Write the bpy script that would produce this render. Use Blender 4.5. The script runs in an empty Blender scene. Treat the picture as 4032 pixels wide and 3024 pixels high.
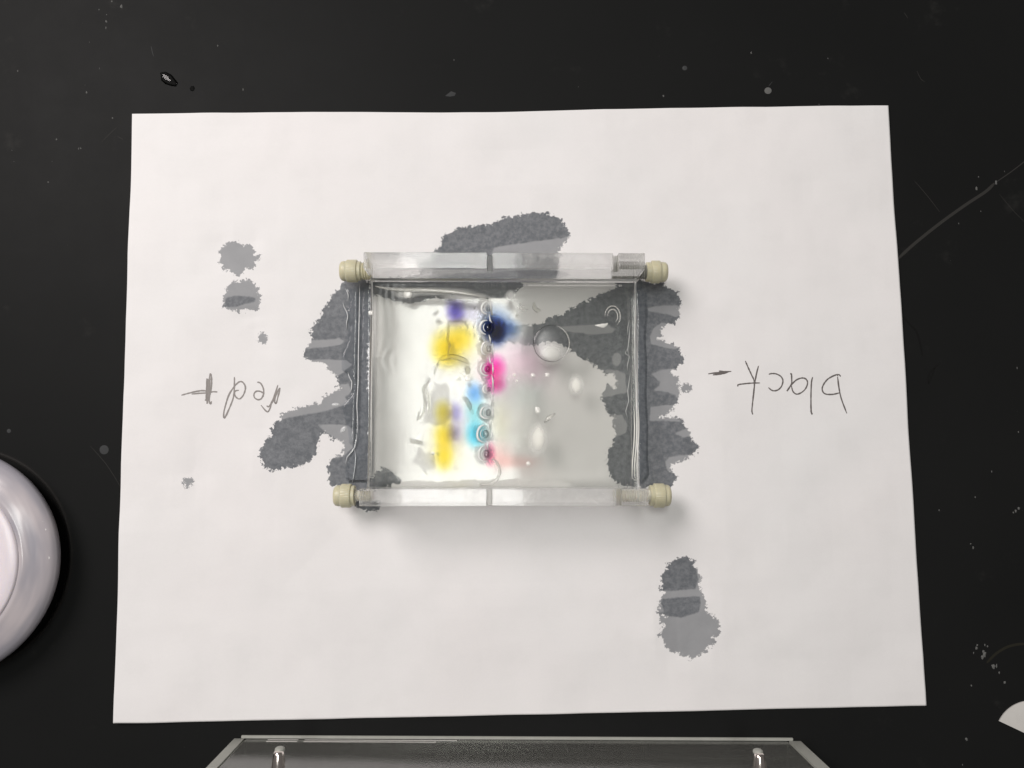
import bpy, bmesh, math, random
import numpy as np
from mathutils import Matrix, Vector, noise as mnoise
random.seed(7)
SC = bpy.context.scene
COL = SC.collection
M = 0.001                       # everything below is written in millimetres

# ------------------------------------------------------------------ camera
F_PX = 3200.0
RV = np.array([0.0965, -0.0147, -0.0165])
CAM = np.array([-6.5137, -21.6686, 289.7712])
def rotm(r):
    a = np.linalg.norm(r); k = r/a
    K = np.array([[0, -k[2], k[1]], [k[2], 0, -k[0]], [-k[1], k[0], 0]])
    return np.eye(3)+math.sin(a)*K+(1-math.cos(a))*K@K
RM = rotm(RV)
cd = bpy.data.cameras.new('camera'); cam = bpy.data.objects.new('camera', cd); COL.objects.link(cam)
mw = Matrix.Identity(4)
for i in range(3):
    for j in range(3): mw[i][j] = RM[i, j]
    mw[i][3] = CAM[i]*M
cam.matrix_world = mw
cd.sensor_width = 36; cd.lens = 36*F_PX/4032
cd.clip_start = 0.01; cd.clip_end = 50
SC.camera = cam

FRAME = None                    # (cx, cy, angle): the turned frame of the thing being built
def px(u, v, z=0.0):
    """position (u, v) carried onto the horizontal plane at height z, in mm"""
    d = RM@np.array([(u-2016)/F_PX, -(v-1512)/F_PX, -1.0])
    t = (z-CAM[2])/d[2]
    p = CAM+t*d
    if FRAME:
        a, b, th = FRAME; c, s = math.cos(-th), math.sin(-th)
        return float(a+(p[0]-a)*c-(p[1]-b)*s), float(b+(p[0]-a)*s+(p[1]-b)*c)
    return float(p[0]), float(p[1])

# ------------------------------------------------------------------ world, lamps, exposure
w = bpy.data.worlds.new('World'); SC.world = w; w.use_nodes = True
w.node_tree.nodes['Background'].inputs[0].default_value = (1.0, 0.94, 0.90, 1)
w.node_tree.nodes['Background'].inputs[1].default_value = 0.125
def area(name, loc, target, sx, sy, radiance, col):
    ld = bpy.data.lights.new(name, 'AREA'); ld.shape = 'RECTANGLE'; ld.size = sx*M; ld.size_y = sy*M
    ld.energy = radiance*math.pi*(sx*M)*(sy*M); ld.color = col
    o = bpy.data.objects.new(name, ld); COL.objects.link(o)
    o.location = Vector(loc)*M
    dv = (Vector(target)-Vector(loc))
    o.rotation_euler = dv.to_track_quat('-Z', 'Y').to_euler()
    return o
# ceiling strip above the tray (its mirror image is what whitens the left half of the tray)
l1 = area('ceiling_strip', (-90, 180, 1500), (-90, 180, 0), 260, 680, 15.5, (1.0, 0.995, 0.955))
l1.rotation_euler = (0, 0, 0)
area('added_side_fill', (-470, 410, 660), (-20, 20, 0), 400, 400, 11.7, (1.0, 0.935, 0.915))  # added fill lamp, unseen; makes the paper brighter towards the upper left
SC.view_settings.view_transform = 'Standard'
SC.view_settings.look = 'None'
SC.view_settings.exposure = 0.0
SC.view_settings.gamma = 1.0
cy = SC.cycles
cy.max_bounces = 16; cy.transparent_max_bounces = 32; cy.transmission_bounces = 12
cy.use_denoising = True
cy.caustics_refractive = True; cy.caustics_reflective = True
cy.sample_clamp_indirect = 6.0

# ------------------------------------------------------------------ object helpers
def tag(o, label=None, cat=None, group=None, kind=None):
    if label: o['label'] = label
    if cat: o['category'] = cat
    if group: o['group'] = group
    if kind: o['kind'] = kind
    return o
def empty(name, loc=(0, 0, 0)):
    o = bpy.data.objects.new(name, None); COL.objects.link(o); o.location = Vector(loc)*M
    o.empty_display_size = 0.01
    return o
def link(name, me, mat=None, parent=None, loc=None, smooth=True):
    o = bpy.data.objects.new(name, me); COL.objects.link(o)
    if mat: me.materials.append(mat)
    if smooth:
        me.polygons.foreach_set('use_smooth', [True]*len(me.polygons))
        if smooth is not True: me.set_sharp_from_angle(angle=math.radians(smooth))
    if loc is not None: o.location = Vector(loc)*M
    if parent:
        o.parent = parent
        if loc is not None:                      # loc is given in world mm
            pw = Vector((0, 0, 0)); q = parent
            while q: pw += q.location; q = q.parent
            o.location = Vector(loc)*M-pw
    return o
def mesh_py(verts, faces):
    me = bpy.data.meshes.new('m'); me.from_pydata([tuple(float(c)*M for c in v) for v in verts], [], faces); me.update()
    return me
def bm_mesh(bm):
    me = bpy.data.meshes.new('m'); bmesh.ops.scale(bm, vec=(M, M, M), verts=bm.verts); bm.to_mesh(me); bm.free(); return me
def box_bm(bm, x0, x1, y0, y1, z0, z1):
    r = bmesh.ops.create_cube(bm, size=1)
    for v in r['verts']:
        v.co = Vector(((x0+x1)/2+v.co.x*(x1-x0), (y0+y1)/2+v.co.y*(y1-y0), (z0+z1)/2+v.co.z*(z1-z0)))
def lathe_bm(bm, prof, n=48, axis='Z', ripple=None):
    """prof = list of (r, h); closed at the ends when r == 0"""
    rings = []
    for k, (r, h) in enumerate(prof):
        ring = []
        for i in range(n):
            a = 2*math.pi*i/n
            rr = r if not ripple else r*ripple(k, i)
            c = (rr*math.cos(a), rr*math.sin(a), h)
            if axis == 'X': c = (h, rr*math.cos(a), rr*math.sin(a))
            if axis == 'Y': c = (rr*math.cos(a), h, rr*math.sin(a))
            ring.append(bm.verts.new(c))
        rings.append(ring)
    for a, b in zip(rings, rings[1:]):
        for i in range(n):
            bm.faces.new((a[i], a[(i+1) % n], b[(i+1) % n], b[i]))
    bm.faces.new(rings[0][::-1]); bm.faces.new(rings[-1])
    bmesh.ops.recalc_face_normals(bm, faces=bm.faces)
def ribbon(lines, width, z, jit=0.0):
    """flat pencil-like strokes; lines = list of [(x, y), ...] in mm"""
    V, Fc = [], []
    rnd = random.Random(3)
    for ln in lines:
        P = [Vector((a, b)) for a, b in ln]
        Q = []
        n = len(P)
        for i in range(n-1):                     # Catmull-Rom through the points
            p0, p1, p2, p3 = P[max(i-1, 0)], P[i], P[i+1], P[min(i+2, n-1)]
            for k in range(6):
                t = k/6
                Q.append(0.5*((2*p1)+(p2-p0)*t+(2*p0-5*p1+4*p2-p3)*t*t+(3*p1-p0-3*p2+p3)*t**3))
        Q.append(P[-1])
        b0 = len(V)
        for i, q in enumerate(Q):
            d = (Q[min(i+1, len(Q)-1)]-Q[max(i-1, 0)])
            if d.length < 1e-6: d = Vector((1, 0))
            d.normalize(); nn = Vector((-d.y, d.x))
            e = min(i, len(Q)-1-i)
            ww = width*(0.55+0.45*min(1, e/3))*(1+rnd.uniform(-jit, jit))/2
            V.append((q.x+nn.x*ww, q.y+nn.y*ww, z)); V.append((q.x-nn.x*ww, q.y-nn.y*ww, z))
        for i in range(len(Q)-1):
            a = b0+2*i
            Fc.append((a, a+1, a+3, a+2))
    return mesh_py(V, Fc)
def crop(ox, oy, s, pts, z=0.0):
    return [px(ox+s*a, oy+s*b, z) for a, b in pts]
S1 = 800/2212
# ------------------------------------------------------------------ signed distance to polygons (negative inside)
def sdf_poly(X, Y, P):
    P = np.array(P); d = np.full(X.shape, 1e9); inside = np.zeros(X.shape, bool)
    n = len(P)
    for i in range(n):
        ax, ay = P[i]; bx, by = P[(i+1) % n]
        ex, ey = bx-ax, by-ay
        wx, wy = X-ax, Y-ay
        t = np.clip((wx*ex+wy*ey)/(ex*ex+ey*ey+1e-12), 0, 1)
        d = np.minimum(d, (wx-ex*t)**2+(wy-ey*t)**2)
        c = ((ay > Y) != (by > Y))
        with np.errstate(divide='ignore', invalid='ignore'):
            xi = (bx-ax)*(Y-ay)/(by-ay)+ax
        inside ^= c & (X < xi)
    d = np.sqrt(d)
    return np.where(inside, -d, d)
def sdf_union(X, Y, polys, cap=12.0):
    out = np.full(X.shape, cap)
    for P in polys:
        A = np.array(P)
        m = (X > A[:, 0].min()-cap) & (X < A[:, 0].max()+cap) & (Y > A[:, 1].min()-cap) & (Y < A[:, 1].max()+cap)
        if m.any():
            out[m] = np.minimum(out[m], sdf_poly(X[m], Y[m], P))
    return out
def circ(u, v, ru, rv=None, n=20, z=0.0):
    rv = rv or ru
    return [px(u+ru*math.cos(2*math.pi*i/n), v+rv*math.sin(2*math.pi*i/n), z) for i in range(n)]
def vnoise(X, Y, sc, seed=0.0, octv=3):
    f = np.vectorize(lambda a, b: mnoise.fractal(Vector((a/sc+seed, b/sc-seed*1.7, seed)), 1.0, 2.0, octv))
    return f(X, Y)

# ------------------------------------------------------------------ node helpers
class NT:
    def __init__(s, name):
        s.m = bpy.data.materials.new(name); s.m.use_nodes = True; s.t = s.m.node_tree
        s.t.nodes.clear(); s.out = s.t.nodes.new('ShaderNodeOutputMaterial')
    def n(s, typ, ins=None, **kw):
        nd = s.t.nodes.new('ShaderNode'+typ)
        for k, v in kw.items(): setattr(nd, k, v)
        for k, v in (ins or {}).items():
            if hasattr(v, 'is_linked') or isinstance(v, bpy.types.NodeSocket): s.t.links.new(v, nd.inputs[k])
            else: nd.inputs[k].default_value = v
        return nd
    def math(s, op, a, b=0.0, c=0.0, clamp=False):
        nd = s.n('Math', operation=op, use_clamp=clamp)
        for i, v in enumerate((a, b, c)):
            if isinstance(v, bpy.types.NodeSocket): s.t.links.new(v, nd.inputs[i])
            else: nd.inputs[i].default_value = v
        return nd.outputs[0]
    def step(s, v, lo, hi):
        nd = s.n('MapRange', {0: v, 1: lo, 2: hi, 3: 0.0, 4: 1.0}, interpolation_type='SMOOTHSTEP'); return nd.outputs[0]
    def mix(s, f, a, b):
        nd = s.n('Mix', data_type='RGBA')
        for idx, v in ((0, f), (6, a), (7, b)):
            if isinstance(v, bpy.types.NodeSocket): s.t.links.new(v, nd.inputs[idx])
            else: nd.inputs[idx].default_value = v
        return nd.outputs[2]
    def noise(s, scale, detail=3, rough=0.5, vec=None, typ='Object'):
        if vec is None: vec = s.n('TexCoord').outputs[typ]
        return s.n('TexNoise', {'Vector': vec, 'Scale': scale, 'Detail': detail, 'Roughness': rough}).outputs[0]
    def attr(s, name): return s.n('Attribute', attribute_name=name).outputs['Fac']
    def bump(s, h, strength, dist=0.0005):
        return s.n('Bump', {'Height': h, 'Strength': strength, 'Distance': dist}).outputs[0]
    def done(s, sh): s.t.links.new(sh, s.out.inputs[0]); return s.m
def rgb(r, g, b): return (r, g, b, 1.0)
def principled(name, col, rough=0.5, spec=0.5, metal=0.0, bump=None, sss=0.0, colvar=0.0, trans=0.0, ior=1.46, coat=0.0):
    t = NT(name)
    c = col if isinstance(col, tuple) and len(col) == 4 else rgb(*col)
    ins = {'Roughness': rough, 'Specular IOR Level': spec, 'Metallic': metal, 'IOR': ior, 'Transmission Weight': trans, 'Coat Weight': coat}
    if colvar:
        f = t.noise(colvar, 4, 0.6)
        ins['Base Color'] = t.mix(f, rgb(*(k*0.86 for k in c[:3])), rgb(*(min(1, k*1.12) for k in c[:3])))
    else: ins['Base Color'] = c
    if bump: ins['Normal'] = t.bump(t.noise(bump[0], 4, 0.6), bump[1], bump[2])
    p = t.n('BsdfPrincipled', ins)
    if sss:
        p.inputs['Subsurface Weight'].default_value = sss; p.inputs['Subsurface Scale'].default_value = 0.003
        p.inputs['Subsurface Radius'].default_value = (1, 0.8, 0.5)
    return t.done(p.outputs[0])
def film(name, tint, rough=0.03, ior=1.33, bump=None, milky=0.0, milkcol=(0.8, 0.8, 0.75)):
    """a clear wet surface: what lies behind shows through, lamps mirror in it"""
    t = NT(name)
    nrm = t.bump(t.noise(bump[0], 3, 0.5), bump[1], bump[2]) if bump else None
    fr = t.n('Fresnel', {'IOR': ior}); gl = t.n('BsdfGlossy', {'Roughness': rough, 'Color': rgb(1, 1, 1)})
    if nrm is not None: t.t.links.new(nrm, fr.inputs['Normal']); t.t.links.new(nrm, gl.inputs['Normal'])
    tr = t.n('BsdfTransparent', {'Color': rgb(*tint)}).outputs[0]
    if milky:
        df = t.n('BsdfDiffuse', {'Color': rgb(*milkcol)})
        tr = t.n('MixShader', {0: milky, 1: tr, 2: df.outputs[0]}).outputs[0]
    mx = t.n('MixShader', {0: fr.outputs[0], 1: tr, 2: gl.outputs[0]})
    return t.done(mx.outputs[0])
def heightfield(x0, x1, y0, y1, step, zf, mask=None):
    nx = max(2, int((x1-x0)/step)+1); ny = max(2, int((y1-y0)/step)+1)
    gx = np.linspace(x0, x1, nx); gy = np.linspace(y0, y1, ny)
    X, Y = np.meshgrid(gx, gy)
    Z = zf(X, Y)
    return X, Y, Z
def grid_mesh(X, Y, Z, attrs=None, keep=None, bottom=None):
    """grid sheet in mm; with bottom=z it is closed by a skirt and a floor"""
    ny, nx = X.shape
    V = np.stack([X.ravel(), Y.ravel(), Z.ravel()], 1)*M
    idx = np.arange(nx*ny).reshape(ny, nx)
    q = np.stack([idx[:-1, :-1], idx[:-1, 1:], idx[1:, 1:], idx[1:, :-1]], -1).reshape(-1, 4)
    if keep is not None:
        kf = (keep[:-1, :-1] | keep[:-1, 1:] | keep[1:, 1:] | keep[1:, :-1]).ravel()
        q = q[kf]
        used = np.unique(q); remap = -np.ones(nx*ny, int); remap[used] = np.arange(len(used))
        V = V[used]; q = remap[q]
    faces = q.tolist()
    V = V.tolist()
    if bottom is not None:
        ring = list(idx[0, :])+list(idx[1:, -1])+list(idx[-1, -2::-1])+list(idx[-2:0:-1, 0])
        b0 = len(V)
        for i in ring: V.append([V[i][0], V[i][1], bottom*M])
        n = len(ring)
        for k in range(n):
            faces.append([int(ring[(k+1) % n]), int(ring[k]), b0+k, b0+(k+1) % n])
        faces.append([b0+k for k in range(n)][::-1])
    me = bpy.data.meshes.new('m'); me.from_pydata(V, [], faces); me.update()
    if attrs:
        for nm, A in attrs.items():
            at = me.attributes.new(nm, 'FLOAT', 'POINT')
            a = A.ravel()
            if keep is not None: a = a[used]
            a = np.concatenate([a, np.zeros(len(V)-len(a))]).astype(np.float32)
            at.data.foreach_set('value', a)
    return me
def blob(name, poly, z0, h, w, mat, parent=None, step=0.35, wob=0.0, soft=False):
    """a lens of liquid with a rounded rim standing on z0"""
    A = np.array(poly); c = A.mean(0)
    X, Y = np.meshgrid(np.arange(A[:, 0].min()-1, A[:, 0].max()+1, step), np.arange(A[:, 1].min()-1, A[:, 1].max()+1, step))
    D = sdf_poly(X, Y, poly)
    t = np.clip(-D/w, 0, 1)
    Z = h*(t*t*(3-2*t)) if soft else h*np.sqrt(np.clip(1-(1-t)**2, 0, 1))
    if wob: Z *= 1+wob*np.sin(Y*0.9+X*0.3)*np.sin(Y*0.37)
    me = grid_mesh(X-c[0], Y-c[1], Z, keep=D < 0)
    return link(name, me, mat, parent, (c[0], c[1], z0))

# ------------------------------------------------------------------ materials
def bench_mat():
    t = NT('black_epoxy')
    n1 = t.noise(9, 4, 0.6); n2 = t.noise(900, 2, 0.6); n3 = t.noise(45, 5, 0.7)
    c = t.mix(n1, rgb(0.0078, 0.0082, 0.0082), rgb(0.0130, 0.0133, 0.0132))
    c = t.mix(t.step(n3, 0.60, 0.80), c, rgb(0.022, 0.022, 0.021))
    r = t.math('ADD', t.math('MULTIPLY', n3, 0.14), 0.42)
    p = t.n('BsdfPrincipled', {'Base Color': c, 'Roughness': r, 'Specular IOR Level': 0.055, 'Normal': t.bump(n2, 0.12, 0.00004)})
    return t.done(p.outputs[0])
def paper_mat():
    t = NT('copy_paper')
    vec = t.n('TexCoord').outputs['Object']
    wet = t.attr('wet'); lit = t.attr('light')
    na = t.noise(820, 4, 0.7, vec); nb = t.noise(230, 3, 0.5, vec); nc = t.noise(1500, 2, 0.6, vec); nd = t.noise(14, 3, 0.5, vec)
    jag = t.math('ADD', t.math('MULTIPLY', t.math('SUBTRACT', na, 0.5), 5.4), t.math('MULTIPLY', t.math('SUBTRACT', nb, 0.5), 2.6))
    jag2 = t.math('ADD', t.math('MULTIPLY', t.math('SUBTRACT', na, 0.5), 0.8), t.math('MULTIPLY', t.math('SUBTRACT', nb, 0.5), 1.2))
    fw = t.step(t.math('ADD', wet, jag), 0.14, -0.14)
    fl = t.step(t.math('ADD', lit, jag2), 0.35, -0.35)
    dry = t.mix(nd, rgb(0.820, 0.790, 0.790), rgb(0.785, 0.790, 0.790))
    dry = t.mix(t.math('MULTIPLY', nc, 0.15), dry, rgb(0.60, 0.59, 0.59))
    dry = t.mix(t.math('MULTIPLY', t.step(t.noise(75, 4, 0.6, vec), 0.42, 0.75), 0.16), dry, rgb(0.66, 0.655, 0.65))
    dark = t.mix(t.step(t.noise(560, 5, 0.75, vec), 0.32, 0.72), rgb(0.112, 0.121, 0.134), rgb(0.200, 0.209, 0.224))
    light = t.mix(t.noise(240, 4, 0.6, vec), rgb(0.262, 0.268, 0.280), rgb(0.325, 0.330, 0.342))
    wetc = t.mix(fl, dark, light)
    c = t.mix(fw, dry, wetc)
    r = t.math('SUBTRACT', 0.92, t.math('MULTIPLY', fw, 0.40))
    p = t.n('BsdfPrincipled', {'Base Color': c, 'Roughness': r, 'Specular IOR Level': 0.25,
                               'Normal': t.bump(t.math('ADD', nc, t.math('MULTIPLY', na, 0.6)), 0.22, 0.00010)})
    return t.done(p.outputs[0])
MT = dict(
    bench=bench_mat(), paper=paper_mat(),
    pencil=principled('pencil_lead', (0.13, 0.115, 0.11), 0.6, 0.4, colvar=2500),
    nylon=principled('yellowed_nylon', (0.56, 0.53, 0.375), 0.34, 0.5, bump=(900, 0.15, 0.0001), sss=0.3, colvar=260),
    nylon_shank=principled('pale_nylon', (0.58, 0.56, 0.48), 0.35, 0.5, bump=(900, 0.15, 0.0001), sss=0.3),
    thread_grey=principled('wet_nylon_thread', (0.22, 0.22, 0.20), 0.35, 0.5),
    frost=principled('sawn_acrylic_edge', (0.34, 0.345, 0.315), 0.55, 0.4, bump=(1400, 0.4, 0.0001), colvar=350),
    chrome=principled('plated_brass', (0.80, 0.74, 0.70), 0.20, 0.5, metal=1.0, bump=(700, 0.05, 0.0001)),
    milky=principled('milky_plastic', (0.44, 0.405, 0.43), 0.22, 0.5, bump=(40, 0.35, 0.0012), sss=0.15, colvar=55),
    speck=principled('dried_salt', (0.12, 0.12, 0.117), 0.8, 0.2),
    faint=principled('dull_scuff', (0.030, 0.029, 0.027), 0.7, 0.2),
    dull=principled('dried_ring', (0.045, 0.047, 0.048), 0.8, 0.2, colvar=600),
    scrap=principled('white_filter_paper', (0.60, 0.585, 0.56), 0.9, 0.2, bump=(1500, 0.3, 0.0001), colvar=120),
)
def acrylic(name, rough=0.0, tint=(0.995, 0.996, 0.995), clear=0.3, bump=None, haze=0.0, ior=1.49):
    t = NT(name)
    ins = {'Color': rgb(*tint), 'Roughness': rough, 'IOR': ior}
    if bump: ins['Normal'] = t.bump(t.noise(bump[0], 4, 0.65), bump[1], bump[2])
    g = t.n('BsdfGlass', ins).outputs[0]
    g = t.n('MixShader', {0: clear, 1: g, 2: t.n('BsdfTransparent', {'Color': rgb(*tint)}).outputs[0]}).outputs[0]
    if haze:
        hz = t.math('MULTIPLY', t.step(t.noise(38, 5, 0.6), 0.40, 0.70), haze)
        g = t.n('MixShader', {0: hz, 1: g, 2: t.n('BsdfDiffuse', {'Color': rgb(0.72, 0.72, 0.69)}).outputs[0]}).outputs[0]
    return t.done(g)
MT['acrylic'] = acrylic('clear_acrylic', 0.02, clear=0.42)
MT['acrylic_top'] = acrylic('sawn_clear_acrylic', 0.06, clear=0.40, bump=(500, 0.05, 0.0002), haze=0.42)
MT['slot'] = acrylic('sawn_slot', 0.35, (0.80, 0.80, 0.78), clear=0.15, bump=(1500, 0.3, 0.0001))
MT['tank'] = film('tank_acrylic', (0.93, 0.94, 0.92), 0.10, 1.49, bump=(1200, 0.35, 0.00015), milky=0.12, milkcol=(0.6, 0.6, 0.56))
MT['bead'] = principled('glint_white', (.8, .8, .78), 0.1, 0.5)  # white for the painted specular flecks
MT['water'] = film('clear_water', (0.93, 0.94, 0.95), 0.02, 1.33)
MT['drop'] = film('clear_water_drop', (0.6, 0.6, 0.6), 0.015, 1.33)

# ------------------------------------------------------------------ bench
X, Y = np.meshgrid(np.linspace(-900, 900, 61), np.linspace(-800, 800, 55))
bench = link('bench_top', grid_mesh(X, Y, np.zeros_like(X), bottom=-25), MT['bench'], smooth=False)
tag(bench, 'black epoxy laboratory bench top', kind='structure')

# ------------------------------------------------------------------ wet areas of the paper (traced on the sheet itself)
wetP = [
 crop(600, 900, .3165, [(940,180),(1080,170),(1150,210),(1250,200),(1300,290),(1280,330),(1350,340),(1365,390),(1280,420),(1300,460),(1240,500),(1170,500),(1140,560),(1070,590),(980,550),(880,510),(870,470),(830,440),(850,400),(860,350),(840,305),(880,250)]),
 crop(600, 900, .3165, [(980,690),(1040,665),(1090,680),(1130,650),(1240,650),(1290,690),(1320,760),(1330,820),(1365,835),(1350,890),(1370,915),(1320,960),(1320,1000),(1280,1020),(1200,1015),(1160,1035),(1100,1000),(1080,1045),(1000,1020),(940,1005),(880,970),(880,920),(900,850),(930,800),(930,730)]),
 # left of the tray
 crop(800, 900, S1, [(1760,540),(1510,580),(1490,640),(1450,690),(1400,770),(1350,830),(1290,880),(1300,960),(1240,1030),(1180,1110),(1190,1180),(1180,1220),(1170,1290),(1085,1360),(1130,1440),(1230,1460),(1340,1480),(1390,1560),(1470,1620)])
 + crop(900, 1400, S1, [(1195,250),(1165,350),(1230,365),(1120,410),(1030,440),(1000,510),(900,545),(800,550),(700,590),(580,630),(590,680),(510,730),(480,800),(480,870),(400,940),(360,1010),(350,1110),(400,1210),(490,1260),(650,1225),(780,1210),(900,1150),(960,1060),(970,960),(1010,850),(1030,815),(1080,860),(1140,920),(1260,930),(1270,1000),(1230,1090),(1150,1105),(1090,1150),(1070,1210),(1110,1270),(1090,1350),(1110,1400),(1200,1425),(1350,1470),(1480,1470),(1640,1440),(1870,1400),(1870,1350),(1800,1260),(1700,1210),(1600,1300),(1545,1340),(1530,800),(1520,100)])
 + crop(800, 900, S1, [(1830,700)]),
 crop(1250, 1450, S1, [(400,1440),(430,1510),(500,1545),(560,1562),(640,1550),(700,1510),(720,1440)]),
 # behind the tray, running in under the far wall
 crop(1200, 200, .6781, [(750,1165),(790,1130),(800,1080),(880,1045),(930,1020),(1080,1010),(1180,960),(1300,945),(1410,950),(1490,990),(1525,1040),(1540,1080),(1505,1120),(1480,1165)])
 + [px(2194,1075), px(2180,1110), px(2067,1122), px(2015,1165), px(1985,1178), px(1960,1176), px(1850,1172), px(1775,1182), px(1700,1175), px(1640,1192), px(1600,1196), px(1560,1186), px(1520,1176), px(1462,1160), px(1452,1108), px(1560,1095), px(1640,1080), px(1700,1040)],
 # right of the tray and the wedge that runs in under the gel
 crop(2400, 900, S1, [(330,560),(400,585),(560,600),(640,650),(745,690),(740,750),(780,830),(765,900),(760,950),(700,1045),(640,1030),(580,1070),(540,1110),(575,1160),(540,1200),(600,1250),(680,1245),(740,1310),(800,1400),(780,1470),(750,1520),(670,1550),(700,1600),(760,1640)])
 + crop(2400, 1400, S1, [(745,320),(770,400),(765,470),(720,540),(670,600),(600,650),(545,655),(545,668),(600,668),(720,670),(800,700),(830,790),(880,870),(930,950),(970,980),(970,1040),(880,1100),(790,1140),(700,1165),(640,1170),(650,1220),(690,1260),(720,1310),(690,1360),(680,1410),(560,1425),(400,1440),(330,1440)])
 + crop(1850, 1450, S1, [(1700,1280),(1600,1250),(1520,1130),(1490,1000),(1500,930),(1590,730),(1550,640),(1580,540),(1510,480),(1440,340),(1420,270),(1500,190),(1590,230),(1580,130),(1560,40),(1480,75),(1400,10)])
 + crop(1850, 950, S1, [(1390,1385),(1300,1310),(1180,1240),(1090,1180),(980,1130),(880,1090),(700,1130),(600,1120),(420,1110),(250,1100),(240,1000),(300,900),(480,900),(680,920),(780,900),(860,830),(1000,790),(1150,700),(1290,640),(1500,540),(1600,490),(1780,455)]),
 crop(2400, 1400, S1, [(770,340),(820,300),(890,320),(900,370),(850,400),(790,385)]),
 # front right
 crop(2400, 2100, .3617, [(690,290),(790,245),(870,265),(935,290),(925,330),(950,400),(990,500),(970,570),(1000,640),(1040,750),(1060,850),(1140,880),(1140,930),(1190,980),(1170,1040),(1200,1080),(1160,1120),(1110,1130),(1170,1180),(1080,1220),(1040,1300),(890,1345),(760,1310),(650,1280),(610,1200),(560,1130),(510,1100),(560,1060),(555,1030),(600,1000),(545,970),(570,920),(620,900),(520,860),(515,820),(560,800),(525,760),(560,700),(610,650),(530,600),(580,560),(555,490),(610,420),(620,330)]),
 circ(1035, 1332, 19), circ(745, 1898, 19),
]
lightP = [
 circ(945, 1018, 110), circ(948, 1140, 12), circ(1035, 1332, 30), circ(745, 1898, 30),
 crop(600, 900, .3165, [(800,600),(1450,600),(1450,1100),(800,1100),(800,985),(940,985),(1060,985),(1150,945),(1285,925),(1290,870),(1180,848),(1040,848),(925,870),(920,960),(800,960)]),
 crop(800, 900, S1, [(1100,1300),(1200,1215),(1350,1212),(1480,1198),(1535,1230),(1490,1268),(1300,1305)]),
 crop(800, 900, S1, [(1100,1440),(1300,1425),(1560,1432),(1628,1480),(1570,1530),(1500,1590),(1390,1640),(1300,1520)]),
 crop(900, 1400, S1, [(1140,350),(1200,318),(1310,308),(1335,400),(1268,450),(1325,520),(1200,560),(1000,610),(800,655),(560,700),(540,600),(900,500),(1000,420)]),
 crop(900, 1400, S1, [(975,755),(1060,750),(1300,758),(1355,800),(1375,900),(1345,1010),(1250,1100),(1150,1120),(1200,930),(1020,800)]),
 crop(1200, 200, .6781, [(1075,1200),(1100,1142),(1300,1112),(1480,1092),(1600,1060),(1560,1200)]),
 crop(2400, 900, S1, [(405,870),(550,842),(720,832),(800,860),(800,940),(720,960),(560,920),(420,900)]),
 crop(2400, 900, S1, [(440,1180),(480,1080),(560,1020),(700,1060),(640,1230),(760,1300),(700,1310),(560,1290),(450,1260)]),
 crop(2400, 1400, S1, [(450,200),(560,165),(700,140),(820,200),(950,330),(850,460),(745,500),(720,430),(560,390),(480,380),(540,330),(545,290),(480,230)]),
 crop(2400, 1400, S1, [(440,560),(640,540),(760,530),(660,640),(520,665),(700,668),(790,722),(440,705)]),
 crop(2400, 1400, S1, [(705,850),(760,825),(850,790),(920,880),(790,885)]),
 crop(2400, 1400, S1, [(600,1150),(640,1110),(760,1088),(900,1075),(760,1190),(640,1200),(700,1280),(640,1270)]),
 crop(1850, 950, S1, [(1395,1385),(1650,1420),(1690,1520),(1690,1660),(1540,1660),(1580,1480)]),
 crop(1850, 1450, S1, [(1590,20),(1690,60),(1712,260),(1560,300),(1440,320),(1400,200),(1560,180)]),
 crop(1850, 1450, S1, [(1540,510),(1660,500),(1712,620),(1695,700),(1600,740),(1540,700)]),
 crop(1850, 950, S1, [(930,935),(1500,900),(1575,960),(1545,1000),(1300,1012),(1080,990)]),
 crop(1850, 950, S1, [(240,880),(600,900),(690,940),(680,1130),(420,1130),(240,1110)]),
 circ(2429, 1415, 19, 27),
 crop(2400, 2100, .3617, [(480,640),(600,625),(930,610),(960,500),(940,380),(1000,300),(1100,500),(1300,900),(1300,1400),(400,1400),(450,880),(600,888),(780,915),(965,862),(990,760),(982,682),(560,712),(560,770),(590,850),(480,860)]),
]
x0p, y0p, x1p, y1p = -141.0, -109.6, 141.2, 109.5
cTL, cTR, cBR, cBL = px(524, 452), px(3493, 420), px(3643, 2776), px(454, 2846)
NX, NY = 520, 402
us, vs = np.meshgrid(np.linspace(0, 1, NX), np.linspace(0, 1, NY))
PX_ = (1-vs)*((1-us)*cBL[0]+us*cBR[0])+vs*((1-us)*cTL[0]+us*cTR[0])
PY_ = (1-vs)*((1-us)*cBL[1]+us*cBR[1])+vs*((1-us)*cTL[1]+us*cTR[1])
PY_ -= 0.95*np.exp(-((us-0.468)/0.13)**2)*np.clip(vs, 0, 1)**14
PY_ += 0.35*np.exp(-(us/0.03)**2)*np.exp(-(vs/0.05)**2)
WET = sdf_union(PX_, PY_, wetP); LGT = sdf_union(PX_, PY_, lightP)
Xc, Yc = np.meshgrid(np.linspace(-150, 150, 76), np.linspace(-115, 115, 59))
lowA = vnoise(Xc, Yc, 55, 3.1, 2); lowB = vnoise(Xc, Yc, 18, 8.7, 2)
def samp(A, X, Y):
    fx = np.clip((X+150)/4, 0, 74.999); fy = np.clip((Y+115)/(230/58), 0, 57.999)
    ix = fx.astype(int); iy = fy.astype(int); tx = fx-ix; ty = fy-iy
    return (A[iy, ix]*(1-tx)+A[iy, ix+1]*tx)*(1-ty)+(A[iy+1, ix]*(1-tx)+A[iy+1, ix+1]*tx)*ty
bx0, by0 = px(1440, 1060); bx1, by1 = px(2520, 1960)
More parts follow.
